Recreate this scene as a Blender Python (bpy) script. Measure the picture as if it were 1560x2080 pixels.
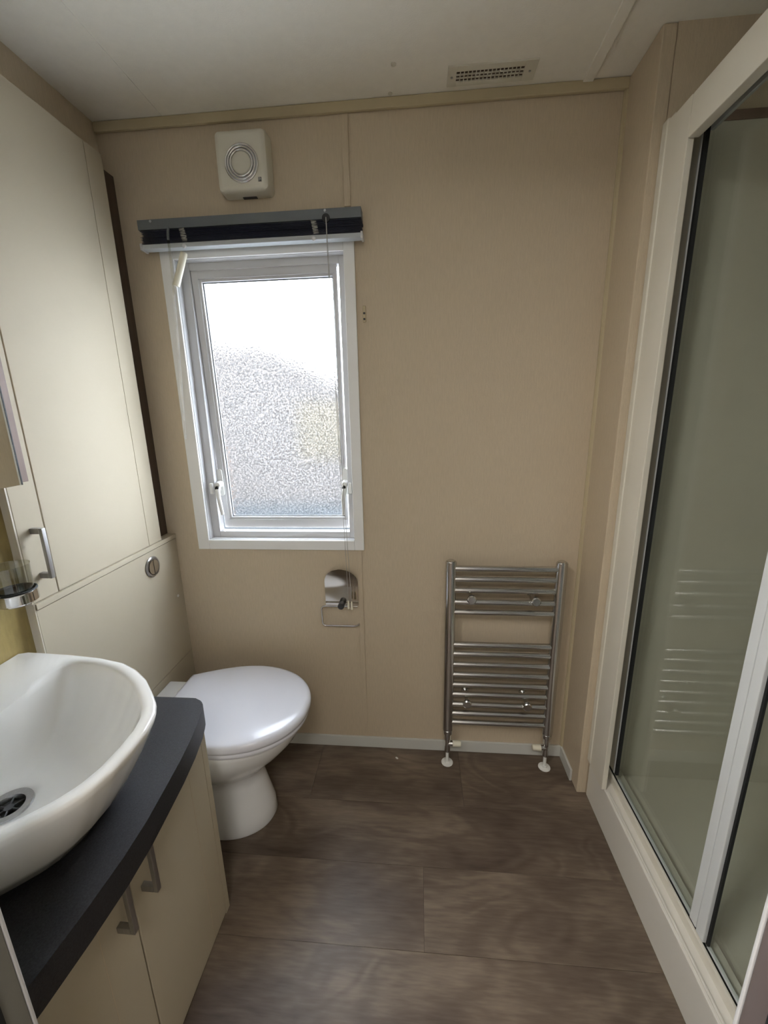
import bpy, bmesh, math, random
from mathutils import Matrix, Vector
random.seed(7)
scene = bpy.context.scene
for o in list(bpy.data.objects):
    bpy.data.objects.remove(o)

# ------------------------------------------------------------------ camera, world, exposure
CAM = (0.0, -1.33, 1.2688)
ROT = ((0.9964044466, -0.0004158882, 0.0847231123),
       (0.0823368227, 0.2404641034, -0.9671595849),
       (-0.0199706369, 0.9706579428, 0.2396337448))
cd = bpy.data.cameras.new('camera')
cam = bpy.data.objects.new('camera', cd)
scene.collection.objects.link(cam)
cam.matrix_world = Matrix.Translation(CAM) @ Matrix(ROT).to_4x4()
cd.sensor_fit = 'VERTICAL'
cd.sensor_height = 36.0
cd.sensor_width = 27.0
cd.lens = 835.95 / 2080.0 * 36.0
cd.clip_start = 0.01
cd.clip_end = 200
scene.camera = cam

SKY = 17.5
world = bpy.data.worlds.new('overcast_sky')
scene.world = world
world.use_nodes = True
bg = world.node_tree.nodes['Background']
bg.inputs['Color'].default_value = (0.86, 0.92, 1.0, 1)
bg.inputs['Strength'].default_value = SKY
world.cycles.sampling_method = 'NONE'      # daylight only enters through obscure glass, found by the scattered rays
FILL_LAMPS = ((0.0, -1.95, 8.3), (-0.72, -1.56, 15.5))   # x, y, power of two lamps added behind the camera to brighten the room

vs = scene.view_settings
scene.display_settings.display_device = 'sRGB'
vs.view_transform = 'Standard'
vs.look = 'None'
vs.gamma = 1.0
vs.use_curve_mapping = False
vs.exposure = 0.5
scene.cycles.max_bounces = 7
scene.cycles.diffuse_bounces = 4
scene.cycles.glossy_bounces = 3
scene.cycles.transmission_bounces = 5
scene.cycles.transparent_max_bounces = 6
scene.cycles.use_adaptive_sampling = False
scene.cycles.caustics_reflective = False
scene.cycles.use_denoising = True
scene.cycles.sample_clamp_indirect = 8.0

# ------------------------------------------------------------------ materials
M = {}

def mat(name, col, rough=0.5, metal=0.0, spec=0.5, var=0.0, vscale=8.0, stretch=(1, 1, 1), bump=0.0, bscale=200.0,
        bstretch=(1, 1, 1), coat=0.0, col2=None):
    m = bpy.data.materials.new(name)
    m.use_nodes = True
    nt = m.node_tree
    b = nt.nodes['Principled BSDF']
    b.inputs['Base Color'].default_value = (*col, 1)
    b.inputs['Roughness'].default_value = rough
    b.inputs['Metallic'].default_value = metal
    b.inputs['Specular IOR Level'].default_value = spec
    b.inputs['Coat Weight'].default_value = coat
    tc = nt.nodes.new('ShaderNodeTexCoord')
    if var > 0:
        mp = nt.nodes.new('ShaderNodeMapping')
        mp.inputs['Scale'].default_value = stretch
        nz = nt.nodes.new('ShaderNodeTexNoise')
        nz.inputs['Scale'].default_value = vscale
        nz.inputs['Detail'].default_value = 5
        nz.inputs['Roughness'].default_value = 0.6
        cr = nt.nodes.new('ShaderNodeValToRGB')
        c2 = col2 or tuple(min(1, c * (1 + var)) for c in col)
        c1 = tuple(c * (1 - var) for c in col)
        cr.color_ramp.elements[0].position = 0.3
        cr.color_ramp.elements[0].color = (*c1, 1)
        cr.color_ramp.elements[1].position = 0.7
        cr.color_ramp.elements[1].color = (*c2, 1)
        nt.links.new(tc.outputs['Object'], mp.inputs['Vector'])
        nt.links.new(mp.outputs['Vector'], nz.inputs['Vector'])
        nt.links.new(nz.outputs['Fac'], cr.inputs['Fac'])
        nt.links.new(cr.outputs['Color'], b.inputs['Base Color'])
    if bump > 0:
        mp2 = nt.nodes.new('ShaderNodeMapping')
        mp2.inputs['Scale'].default_value = bstretch
        n2 = nt.nodes.new('ShaderNodeTexNoise')
        n2.inputs['Scale'].default_value = bscale
        n2.inputs['Detail'].default_value = 3
        bp = nt.nodes.new('ShaderNodeBump')
        bp.inputs['Strength'].default_value = bump
        bp.inputs['Distance'].default_value = 0.002
        nt.links.new(tc.outputs['Object'], mp2.inputs['Vector'])
        nt.links.new(mp2.outputs['Vector'], n2.inputs['Vector'])
        nt.links.new(n2.outputs['Fac'], bp.inputs['Height'])
        nt.links.new(bp.outputs['Normal'], b.inputs['Normal'])
    M[name] = m
    return m

mat('wallpaper', (0.575, 0.48, 0.35), 0.75, var=0.05, vscale=260, stretch=(1, 1, 0.12), bump=0.25, bscale=400, bstretch=(1, 1, 0.3))
mat('wallpaper_trim', (0.50, 0.42, 0.27), 0.6, var=0.03)
mat('ceiling_paint', (0.92, 0.885, 0.80), 0.8, var=0.02, vscale=40, bump=0.15, bscale=300)
mat('cream_board', (0.52, 0.46, 0.35), 0.62, spec=0.15, var=0.015, vscale=6, bump=0.04, bscale=120)
mat('pale_oak', (0.66, 0.60, 0.50), 0.5, var=0.06, vscale=60, stretch=(1, 1, 0.05))
mat('olive_wall', (0.34, 0.26, 0.10), 0.45, var=0.16, vscale=70, stretch=(1, 1, 0.25))
mat('dark_walnut', (0.075, 0.048, 0.032), 0.5, var=0.25, vscale=60, stretch=(1, 1, 0.06))
mat('mirror_wood', (0.23, 0.15, 0.12), 0.5, var=0.15, vscale=90, stretch=(1, 1, 0.06))
mat('white_plastic', (0.80, 0.80, 0.77), 0.35)
mat('window_white', (0.62, 0.62, 0.63), 0.3)
mat('casing_white', (0.88, 0.88, 0.87), 0.4)
mat('cream_plastic', (0.78, 0.74, 0.60), 0.4)
mat('fan_plastic', (0.70, 0.67, 0.57), 0.4)
mat('ceramic', (0.90, 0.91, 0.92), 0.08, spec=0.6, coat=0.3)
mat('basin_ceramic', (0.91, 0.90, 0.87), 0.07, spec=0.6, coat=0.3)
mat('toilet_lid', (0.78, 0.79, 0.86), 0.16, spec=0.5)
mat('chrome', (0.68, 0.67, 0.66), 0.09, metal=1.0)
mat('rail_chrome', (0.62, 0.62, 0.62), 0.16, metal=1.0)
mat('brushed_steel', (0.42, 0.42, 0.42), 0.32, metal=1.0, var=0.08, vscale=200, stretch=(1, 1, 0.1))
mat('steel_plate', (0.72, 0.69, 0.62), 0.13, metal=1.0)
mat('black_rubber', (0.01, 0.012, 0.013), 0.6)
mat('dark_grey_cap', (0.035, 0.037, 0.04), 0.5)
mat('blind_grey', (0.13, 0.145, 0.155), 0.45)
mat('blind_navy', (0.045, 0.050, 0.095), 0.35)
mat('blind_rail', (0.46, 0.49, 0.51), 0.35)
mat('cord', (0.40, 0.39, 0.36), 0.8)
mat('shower_frame', (0.76, 0.72, 0.62), 0.35)
mat('shower_alu', (0.74, 0.76, 0.76), 0.35)
mat('shower_panel', (0.66, 0.635, 0.55), 0.35, var=0.03, vscale=5)
mat('tray_acrylic', (0.76, 0.73, 0.66), 0.3)
mat('worktop', (0.021, 0.021, 0.024), 0.5, spec=0.3, var=0.45, vscale=420, bump=0.08, bscale=300)
mat('baseboard_white', (0.62, 0.62, 0.58), 0.45)
mat('jamb_grey', (0.20, 0.195, 0.175), 0.5)
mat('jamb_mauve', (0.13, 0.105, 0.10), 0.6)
mat('joint_dark', (0.035, 0.028, 0.022), 0.8)
mat('hall_paint', (0.74, 0.72, 0.68), 0.8)
mat('vent_dark', (0.10, 0.07, 0.05), 0.8)
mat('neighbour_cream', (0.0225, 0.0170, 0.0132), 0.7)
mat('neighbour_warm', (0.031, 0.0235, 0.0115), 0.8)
mat('gravel', (0.40, 0.40, 0.39), 0.95, var=0.2, vscale=6)
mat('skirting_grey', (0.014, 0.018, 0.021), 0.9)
mat('orange_paint', (0.75, 0.30, 0.05), 0.6)


def wood_floor():
    m = bpy.data.materials.new('vinyl_plank')
    m.use_nodes = True
    nt = m.node_tree
    N = nt.nodes.new
    b = nt.nodes['Principled BSDF']
    tc = N('ShaderNodeTexCoord')
    oi = N('ShaderNodeObjectInfo')
    mul = N('ShaderNodeMath'); mul.operation = 'MULTIPLY'; mul.inputs[1].default_value = 37.0
    comb = N('ShaderNodeCombineXYZ')
    add = N('ShaderNodeVectorMath'); add.operation = 'ADD'
    mp = N('ShaderNodeMapping'); mp.inputs['Scale'].default_value = (0.55, 1.25, 1.0)
    nt.links.new(oi.outputs['Random'], mul.inputs[0])
    for k in ('X', 'Y', 'Z'):
        nt.links.new(mul.outputs[0], comb.inputs[k])
    nt.links.new(tc.outputs['Object'], add.inputs[0])
    nt.links.new(comb.outputs[0], add.inputs[1])
    nt.links.new(add.outputs[0], mp.inputs['Vector'])
    # broad figure: warped rings
    n1 = N('ShaderNodeTexNoise'); n1.inputs['Scale'].default_value = 4.2; n1.inputs['Detail'].default_value = 2.5
    n1.inputs['Distortion'].default_value = 1.0
    nt.links.new(mp.outputs[0], n1.inputs['Vector'])
    fr = N('ShaderNodeMath'); fr.operation = 'MULTIPLY'; fr.inputs[1].default_value = 42.0
    sn = N('ShaderNodeMath'); sn.operation = 'SINE'
    nt.links.new(n1.outputs['Fac'], fr.inputs[0]); nt.links.new(fr.outputs[0], sn.inputs[0])
    # fine fibres
    mp2 = N('ShaderNodeMapping'); mp2.inputs['Scale'].default_value = (2.0, 16.0, 1.0)
    n2 = N('ShaderNodeTexNoise'); n2.inputs['Scale'].default_value = 9.0; n2.inputs['Detail'].default_value = 6
    nt.links.new(add.outputs[0], mp2.inputs['Vector']); nt.links.new(mp2.outputs[0], n2.inputs['Vector'])
    # blotches
    n3 = N('ShaderNodeTexNoise'); n3.inputs['Scale'].default_value = 6.0; n3.inputs['Detail'].default_value = 3
    nt.links.new(mp.outputs[0], n3.inputs['Vector'])
    def madd(a, k, c):
        x = N('ShaderNodeMath'); x.operation = 'MULTIPLY_ADD'
        x.inputs[1].default_value = k
        nt.links.new(a, x.inputs[0])
        if isinstance(c, float):
            x.inputs[2].default_value = c
        else:
            nt.links.new(c, x.inputs[2])
        return x.outputs[0]
    v = madd(sn.outputs[0], 0.055, 0.0)
    v = madd(n2.outputs['Fac'], 0.40, v)
    v = madd(n3.outputs['Fac'], 0.88, v)
    v = madd(oi.outputs['Random'], 0.10, v)
    cr = N('ShaderNodeValToRGB')
    e = cr.color_ramp.elements
    e[0].position = 0.36; e[0].color = (0.066, 0.046, 0.034, 1)
    e[1].position = 0.98; e[1].color = (0.240, 0.188, 0.140, 1)
    k = e.new(0.66); k.color = (0.128, 0.096, 0.071, 1)
    nt.links.new(v, cr.inputs['Fac'])
    nt.links.new(cr.outputs['Color'], b.inputs['Base Color'])
    b.inputs['Roughness'].default_value = 0.42
    b.inputs['Specular IOR Level'].default_value = 0.35
    bp = N('ShaderNodeBump'); bp.inputs['Strength'].default_value = 0.12; bp.inputs['Distance'].default_value = 0.001
    nt.links.new(n2.outputs['Fac'], bp.inputs['Height'])
    nt.links.new(bp.outputs['Normal'], b.inputs['Normal'])
    M['vinyl_plank'] = m
wood_floor()


def thin_glass(name, tint, refl=1.0, ior=1.5, rough=0.0):
    m = bpy.data.materials.new(name)
    m.use_nodes = True
    nt = m.node_tree
    nt.nodes.remove(nt.nodes['Principled BSDF'])
    out = nt.nodes['Material Output']
    tr = nt.nodes.new('ShaderNodeBsdfTransparent'); tr.inputs['Color'].default_value = (*tint, 1)
    gl = nt.nodes.new('ShaderNodeBsdfGlossy'); gl.inputs['Roughness'].default_value = rough
    gl.inputs['Color'].default_value = (refl, refl, refl, 1)
    lw = nt.nodes.new('ShaderNodeLayerWeight'); lw.inputs['Blend'].default_value = 0.5
    pw = nt.nodes.new('ShaderNodeMath'); pw.operation = 'POWER'; pw.inputs[1].default_value = 5.0
    fz = nt.nodes.new('ShaderNodeMath'); fz.operation = 'MULTIPLY_ADD'
    r0 = ((ior - 1) / (ior + 1)) ** 2
    fz.inputs[1].default_value = 1 - r0; fz.inputs[2].default_value = r0
    nt.links.new(lw.outputs['Facing'], pw.inputs[0]); nt.links.new(pw.outputs[0], fz.inputs[0])
    mx = nt.nodes.new('ShaderNodeMixShader')
    nt.links.new(fz.outputs[0], mx.inputs[0])
    nt.links.new(tr.outputs[0], mx.inputs[1])
    nt.links.new(gl.outputs[0], mx.inputs[2])
    nt.links.new(mx.outputs[0], out.inputs['Surface'])
    M[name] = m
thin_glass('shower_glass', (0.93, 0.95, 0.93), 0.9, 1.35, 0.03)
thin_glass('tumbler_glass', (0.90, 0.91, 0.89), 1.0, 1.7, 0.0)
thin_glass('clear_acrylic', (0.85, 0.84, 0.80), 1.0, 1.5, 0.05)


def frosted():
    m = bpy.data.materials.new('obscure_glass')
    m.use_nodes = True
    nt = m.node_tree
    nt.nodes.remove(nt.nodes['Principled BSDF'])
    out = nt.nodes['Material Output']
    tc = nt.nodes.new('ShaderNodeTexCoord')
    n = nt.nodes.new('ShaderNodeTexNoise'); n.inputs['Scale'].default_value = 185; n.inputs['Detail'].default_value = 1
    nt.links.new(tc.outputs['Object'], n.inputs['Vector'])
    bp = nt.nodes.new('ShaderNodeBump'); bp.inputs['Strength'].default_value = 0.6; bp.inputs['Distance'].default_value = 0.0012
    nt.links.new(n.outputs['Fac'], bp.inputs['Height'])
    rf = nt.nodes.new('ShaderNodeBsdfRefraction'); rf.inputs['IOR'].default_value = 1.25
    rf.inputs['Roughness'].default_value = 0.20
    rf.inputs['Color'].default_value = (0.97, 0.98, 0.98, 1)
    cm = nt.nodes.new('ShaderNodeValToRGB')
    cm.color_ramp.elements[0].position = 0.40; cm.color_ramp.elements[0].color = (0.66, 0.68, 0.70, 1)
    cm.color_ramp.elements[1].position = 0.62; cm.color_ramp.elements[1].color = (1, 1, 1, 1)
    nt.links.new(n.outputs['Fac'], cm.inputs['Fac']); nt.links.new(cm.outputs[0], rf.inputs['Color'])
    nt.links.new(bp.outputs['Normal'], rf.inputs['Normal'])
    tl = nt.nodes.new('ShaderNodeBsdfTranslucent'); tl.inputs['Color'].default_value = (0.9, 0.92, 0.93, 1)
    nt.links.new(bp.outputs['Normal'], tl.inputs['Normal'])
    mx = nt.nodes.new('ShaderNodeMixShader')
    cr = nt.nodes.new('ShaderNodeMapRange')
    cr.inputs['From Min'].default_value = 0.35; cr.inputs['From Max'].default_value = 0.65
    cr.inputs['To Min'].default_value = 0.005; cr.inputs['To Max'].default_value = 0.03
    nt.links.new(n.outputs['Fac'], cr.inputs['Value'])
    nt.links.new(cr.outputs[0], mx.inputs[0])
    nt.links.new(rf.outputs[0], mx.inputs[1])
    nt.links.new(tl.outputs[0], mx.inputs[2])
    nt.links.new(mx.outputs[0], out.inputs['Surface'])
    M['obscure_glass'] = m
frosted()


# ------------------------------------------------------------------ mesh helpers
COL = scene.collection

def world_loc(p):
    v = Vector((0, 0, 0))
    while p is not None:
        v += p.location
        p = p.parent
    return v

def obj(name, bm, material, parent=None, smooth=35, origin=None):
    """link a bmesh (world coordinates) as one mesh object"""
    off = world_loc(parent)
    loc = Vector((0, 0, 0))
    if origin is not None:
        loc = Vector(origin) - off
    bmesh.ops.translate(bm, vec=-(off + loc), verts=bm.verts)
    bmesh.ops.recalc_face_normals(bm, faces=bm.faces)
    me = bpy.data.meshes.new(name)
    bm.to_mesh(me)
    bm.free()
    if smooth:
        for p in me.polygons:
            p.use_smooth = True
        me.set_sharp_from_angle(angle=math.radians(smooth))
    if material:
        me.materials.append(M[material])
    o = bpy.data.objects.new(name, me)
    o.location = loc
    COL.objects.link(o)
    if parent is not None:
        o.parent = parent
    if smooth == 35:
        wn = o.modifiers.new('weighted_normal', 'WEIGHTED_NORMAL')
        wn.weight = 100
        wn.keep_sharp = True
    return o

def thing(name, label, cat, loc, group=None):
    o = bpy.data.objects.new(name, None)
    o.empty_display_size = 0.05
    o.location = loc
    COL.objects.link(o)
    o['label'] = label
    o['category'] = cat
    if group:
        o['group'] = group
    return o

def struct(o, label=None):
    o['kind'] = 'structure'
    if label:
        o['label'] = label
    return o

def new():
    return bmesh.new()

def box(bm, x0, x1, y0, y1, z0, z1, bev=0.0, seg=2):
    t = bmesh.new()
    r = bmesh.ops.create_cube(t, size=1.0)
    for v in t.verts:
        v.co.x = x0 + (v.co.x + 0.5) * (x1 - x0)
        v.co.y = y0 + (v.co.y + 0.5) * (y1 - y0)
        v.co.z = z0 + (v.co.z + 0.5) * (z1 - z0)
    if bev > 0:
        bmesh.ops.bevel(t, geom=list(t.edges), offset=bev, segments=seg, profile=0.5, affect='EDGES')
    merge(bm, t)
    return bm

def merge(bm, t):
    me = bpy.data.meshes.new('tmp')
    t.to_mesh(me)
    t.free()
    bm.from_mesh(me)
    bpy.data.meshes.remove(me)

def B(*a, **k):
    return box(new(), *a, **k)

def frame_of(d):
    d = Vector(d).normalized()
    a = Vector((0, 0, 1)) if abs(d.z) < 0.9 else Vector((1, 0, 0))
    u = d.cross(a).normalized()
    return u, d.cross(u).normalized()

def tube(bm, pts, r, n=12, cap=True):
    pts = [Vector(p) for p in pts]
    rr = r if isinstance(r, (list, tuple)) else [r] * len(pts)
    rings = []
    u = None
    for i, p in enumerate(pts):
        if i == 0:
            d = pts[1] - p
        elif i == len(pts) - 1:
            d = p - pts[i - 1]
        else:
            d = (pts[i + 1] - p).normalized() + (p - pts[i - 1]).normalized()
        d.normalize()
        if u is None:
            u, w = frame_of(d)
        else:
            u = (u - d * u.dot(d)).normalized()
            w = d.cross(u).normalized()
        rings.append([bm.verts.new(p + (u * math.cos(2 * math.pi * k / n) + w * math.sin(2 * math.pi * k / n)) * rr[i]) for k in range(n)])
    skin(bm, rings, cap, cap)
    return bm

def skin(bm, rings, cap0=True, cap1=True):
    n = len(rings[0])
    for a, b in zip(rings[:-1], rings[1:]):
        for k in range(n):
            bm.faces.new((a[k], a[(k + 1) % n], b[(k + 1) % n], b[k]))
    if cap0:
        bm.faces.new(rings[0][::-1])
    if cap1:
        bm.faces.new(rings[-1])

def loft(bm, rings, cap0=True, cap1=True):
    skin(bm, [[bm.verts.new(p) for p in r] for r in rings], cap0, cap1)
    return bm

def lathe(bm, c, prof, n=32, axis='Z', cap=True):
    """prof: (radius, height along axis)"""
    rings = []
    for r, h in prof:
        ring = []
        for k in range(n):
            a = 2 * math.pi * k / n
            p, q = r * math.cos(a), r * math.sin(a)
            v = {'Z': (p, q, h), 'Y': (p, h, q), 'X': (h, p, q)}[axis]
            ring.append(Vector(c) + Vector(v))
        rings.append(ring)
    return loft(bm, rings, cap, cap)

def torus(bm, c, R, r, axis='Y', n=48, m=10):
    rings = []
    for i in range(n):
        a = 2 * math.pi * i / n
        ring = []
        for j in range(m):
            b = 2 * math.pi * j / m
            p, q, h = (R + r * math.cos(b)) * math.cos(a), (R + r * math.cos(b)) * math.sin(a), r * math.sin(b)
            v = {'Z': (p, q, h), 'Y': (p, h, q), 'X': (h, p, q)}[axis]
            ring.append(Vector(c) + Vector(v))
        rings.append(ring)
    vs_ = [[bm.verts.new(p) for p in r_] for r_ in rings]
    for i in range(n):
        for j in range(m):
            bm.faces.new((vs_[i][j], vs_[(i + 1) % n][j], vs_[(i + 1) % n][(j + 1) % m], vs_[i][(j + 1) % m]))
    return bm

def prism(bm, pts, z0, z1, bev=0.0):
    """extrude an XY polygon from z0 to z1, optional bevel of the rims"""
    t = bmesh.new()
    lo = [t.verts.new((x, y, z0)) for x, y in pts]
    hi = [t.verts.new((x, y, z1)) for x, y in pts]
    t.faces.new(lo[::-1]); t.faces.new(hi)
    n = len(pts)
    rim = []
    for k in range(n):
        t.faces.new((lo[k], lo[(k + 1) % n], hi[(k + 1) % n], hi[k]))
    if bev:
        t.edges.ensure_lookup_table()
        rim = [e for e in t.edges if abs(e.verts[0].co.z - e.verts[1].co.z) < 1e-6]
        bmesh.ops.bevel(t, geom=rim, offset=bev, segments=2, profile=0.5, affect='EDGES')
    merge(bm, t)
    return bm

def smooth_closed(pts, sub=6):
    n = len(pts)
    out = []
    P = [Vector((p[0], p[1], 0)) for p in pts]
    for i in range(n):
        a, b, c, d = P[i - 1], P[i], P[(i + 1) % n], P[(i + 2) % n]
        for k in range(sub):
            t = k / sub
            q = 0.5 * ((2 * b) + (c - a) * t + (2 * a - 5 * b + 4 * c - d) * t * t + (3 * b - a - 3 * c + d) * t ** 3)
            out.append((q.x, q.y))
    return out

def by_angle(poly, c, n):
    """radii of a star-shaped polygon resampled at n angles"""
    out = []
    m = len(poly)
    for k in range(n):
        a = 2 * math.pi * k / n
        dx, dy = math.cos(a), math.sin(a)
        best = None
        for i in range(m):
            x1, y1 = poly[i][0] - c[0], poly[i][1] - c[1]
            x2, y2 = poly[(i + 1) % m][0] - c[0], poly[(i + 1) % m][1] - c[1]
            den = dx * (y2 - y1) - dy * (x2 - x1)
            if abs(den) < 1e-12:
                continue
            t = (x1 * (y2 - y1) - y1 * (x2 - x1)) / den
            s = (x1 * dy - y1 * dx) / den
            if t > 0 and -1e-9 <= s <= 1 + 1e-9:
                best = t if best is None else max(best, t)
        out.append((c[0] + dx * best, c[1] + dy * best))
    return out

def arc(p0, p1, p2, k=5):
    """points rounding the corner p1 (quadratic)"""
    a, b, c = Vector(p0), Vector(p1), Vector(p2)
    return [tuple(a * (1 - t) ** 2 + b * 2 * t * (1 - t) + c * t * t) for t in [i / k for i in range(k + 1)]]

# ------------------------------------------------------------------ the setting
ZC = 2.076
Y0, YN = 0.0, -1.05          # back wall face, inner face of the wall with the doorway
XL, XR = -0.92, 1.30
WX0, WX1, WZ0, WZ1 = -0.738, -0.215, 0.836, 1.724

bm = new()
box(bm, -1.0, WX0, 0, 0.06, -0.03, ZC)
box(bm, WX1, 1.36, 0, 0.06, -0.03, ZC)
box(bm, WX0, WX1, 0, 0.06, -0.03, WZ0)
box(bm, WX0, WX1, 0, 0.06, WZ1, ZC)
wall_back = struct(obj('wall_back', bm, 'wallpaper', smooth=0))
# cover strips over the joint in the wall boards
bm = new(); box(bm, -0.211, -0.193, -0.005, 0, 1.832, 2.05, bev=0.0008)
box(bm, -0.212, -0.196, -0.005, 0, 0.05, 0.806, bev=0.0008)
struct(obj('trim_1', bm, 'wallpaper'))
struct(obj('trim_2', B(XL, 0.532, -0.012, 0, 2.050, ZC, bev=0.004), 'wallpaper_trim'))                  # coving strip
bm = new(); tube(bm, [(0.531, -0.001, 0.045), (0.531, -0.001, 2.05)], 0.009, 10)
struct(obj('trim_3', bm, 'wallpaper_trim'))

bm = new()
box(bm, XL - 0.06, XL, -0.552, 0.0, -0.03, ZC)
struct(obj('wall_left', bm, 'wallpaper', smooth=0))
struct(obj('wall_basin', B(-0.98, -0.881, YN, -0.552, -0.03, ZC), 'olive_wall', smooth=0))
ceil_ = struct(obj('ceiling', B(-1.0, 1.36, -2.7, 0.06, ZC, ZC + 0.05), 'ceiling_paint', smooth=0))
for _x, _y in ((-0.061, -0.113), (-0.076, -0.020)):
    obj('screw_cap', lathe(new(), (_x, _y, ZC), [(0.006, 0.0), (0.006, -0.001), (0.003, -0.002)], 14), 'fan_plastic', ceil_)
struct(obj('trim_4', B(0.415, 0.44, YN, -0.012, ZC - 0.007, ZC, bev=0.001), 'ceiling_paint'))           # ceiling joint strip
struct(obj('trim_5', B(-0.735, -0.712, YN, -0.012, ZC - 0.0015, ZC, bev=0.0006), 'ceiling_paint'))

# short return wall beside the shower, and the shower's end wall above the frame
bm = new()
box(bm, 0.531, 0.562, -0.157, 0.0, 0.0, ZC, bev=0.004)
struct(obj('wall_return', bm, 'wallpaper'))
struct(obj('wall_shower_end', B(0.562, XR, -0.157, -0.05, 0.0, ZC), 'wallpaper', smooth=0))
struct(obj('wall_right', B(XR, XR + 0.06, -2.7, 0.0, -0.03, ZC), 'shower_panel', smooth=0))
bm = new()
box(bm, 0.606, XR, -0.161, -0.157, 0.0855, 1.885, bev=0.001)
wp = struct(obj('wall_panel', bm, 'shower_panel'))
obj('panel_edge', B(0.606, XR, -0.163, -0.157, 1.885, 1.905, bev=0.002), 'mirror_wood', wp)

# wall with the doorway the picture is taken through
DX0, DX1 = -0.43, 0.288
bm = new()
box(bm, -1.0, DX0 - 0.03, YN - 0.08, YN, -0.03, ZC)
box(bm, DX1 + 0.03, XR, YN - 0.08, YN, -0.03, ZC)
box(bm, DX0 - 0.03, DX1 + 0.03, YN - 0.08, YN, 2.0, ZC)
struct(obj('wall_near', bm, 'hall_paint', smooth=0))
door = thing('door_1', 'grey door lining of the doorway in the foreground', 'doorway', (0, YN - 0.04, 0))
del door['category']
struct(door)
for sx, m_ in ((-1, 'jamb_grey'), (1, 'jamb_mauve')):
    x = DX0 if sx < 0 else DX1
    def jb(a, b):
        return (x + a * sx, x + b * sx) if sx > 0 else (x - b, x - a)
    xa, xb = jb(0.0, 0.03)
    obj('jamb', B(xa, xb, YN - 0.085, YN - 0.004, 0, 2.0, bev=0.002), m_, door)
    xa, xb = jb(-0.0010, 0.028)
    obj('edge_strip', B(xa, xb, YN - 0.004, YN - 0.0005, 0, 2.0, bev=0.001), 'window_white', door)
    xa, xb = jb(-0.002, 0.004)
    obj('door_seal', B(xa, xb, YN - 0.032, YN - 0.026, 0, 1.99), 'black_rubber', door)
    obj('door_seal', B(xa, xb, YN - 0.068, YN - 0.058, 0, 1.99), 'black_rubber', door)
obj('head', B(DX0 - 0.03, DX1 + 0.03, YN - 0.085, YN + 0.004, 1.98, 2.01, bev=0.002), 'jamb_grey', door)

# hallway behind the camera, with two unseen lamps added as fill light
struct(obj('wall_hall', B(-1.0, XR, -2.7, -2.64, -0.03, ZC), 'hall_paint', smooth=0))
struct(obj('wall_hall_left', B(-1.06, -1.0, -2.7, YN, -0.03, ZC), 'hall_paint', smooth=0))
for k, (lx, ly, ls) in enumerate(FILL_LAMPS):
    lamp = thing('fill_lamp', ('round white fill lamp added in the middle of the unseen hallway', 'round white fill lamp added at the left end of the unseen hallway')[k], 'lamp', (lx, ly, ZC), 'added fill lamps')
    bm = new(); lathe(bm, (lx, ly, ZC), [(0.24, 0.0), (0.24, -0.02), (0.225, -0.025)], 40); obj('fill_lamp_base', bm, 'white_plastic', lamp)
    bm = new(); lathe(bm, (lx, ly, ZC - 0.025), [(0.22, 0.0), (0.215, -0.008)], 40); obj('fill_lamp_shade', bm, 'white_plastic', lamp)
    ld = bpy.data.lights.new('fill_light', 'AREA'); ld.shape = 'DISK'; ld.size = 0.42; ld.energy = ls; ld.color = (1.0, 0.965, 0.92)
    lo = bpy.data.objects.new('fill_light', ld); COL.objects.link(lo); lo.parent = lamp; lo.location = (0, 0, -0.036)

# floor: slab and separate planks
fl = struct(obj('floor', B(-1.0, XR, -2.7, 0.0, -0.04, -0.003), 'joint_dark', smooth=0))
rows = [0.0, -0.236, -0.4265, -0.6185, -0.8105, -1.0025, -1.1945, -1.3865, -1.5785, -1.7705, -1.9625, -2.1545, -2.3465, -2.5385, -2.64]
joints = {0: [-0.37, 0.148], 1: [-0.62, 0.62], 2: [0.013], 3: [-0.72, 0.80], 4: [-0.2], 5: [0.3]}
G = 0.0004
for i in range(len(rows) - 1):
    xs = [-0.998] + joints.get(i, [random.uniform(-0.7, 0.9)]) + [XR]
    for a, b in zip(xs[:-1], xs[1:]):
        y1, y0 = rows[i] - G, rows[i + 1] + G
        obj('plank', B(a + G, b - G, y0, y1, -0.003, 0.0), 'vinyl_plank', fl, smooth=0, origin=((a + b) / 2, (y0 + y1) / 2, 0))

# baseboards
struct(obj('baseboard_back', B(-0.858, 0.531, -0.008, 0, 0, 0.046, bev=0.002), 'baseboard_white'))
struct(obj('baseboard_right', B(0.523, 0.531, -0.112, -0.008, 0, 0.046, bev=0.002), 'baseboard_white'))

# ------------------------------------------------------------------ window
win = thing('window_1', 'white framed window with obscure glass, hinged open at the bottom', 'window', (-0.476, 0.0, 0.80))
del win['category']
struct(win)
bm = new()
CX0, CX1, CZ0, CZ1 = -0.775, -0.186, 0.806, 1.760
box(bm, CX0, WX0 + 0.004, -0.009, 0, CZ0, CZ1, bev=0.002)
box(bm, WX1 - 0.004, CX1, -0.009, 0, CZ0, CZ1, bev=0.002)
box(bm, WX0 + 0.004, WX1 - 0.004, -0.009, 0, CZ0, WZ0 + 0.004, bev=0.002)
box(bm, WX0 + 0.004, WX1 - 0.004, -0.009, 0, WZ1 - 0.004, CZ1, bev=0.002)
obj('casing', bm, 'casing_white', win)
bm = new()   # lining of the opening
box(bm, WX0, WX0 + 0.005, 0, 0.026, WZ0, WZ1); box(bm, WX1 - 0.005, WX1, 0, 0.026, WZ0, WZ1)
box(bm, WX0, WX1, 0, 0.026, WZ0, WZ0 + 0.005); box(bm, WX0, WX1, 0, 0.026, WZ1 - 0.005, WZ1)
obj('lining', bm, 'window_white', win)
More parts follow.
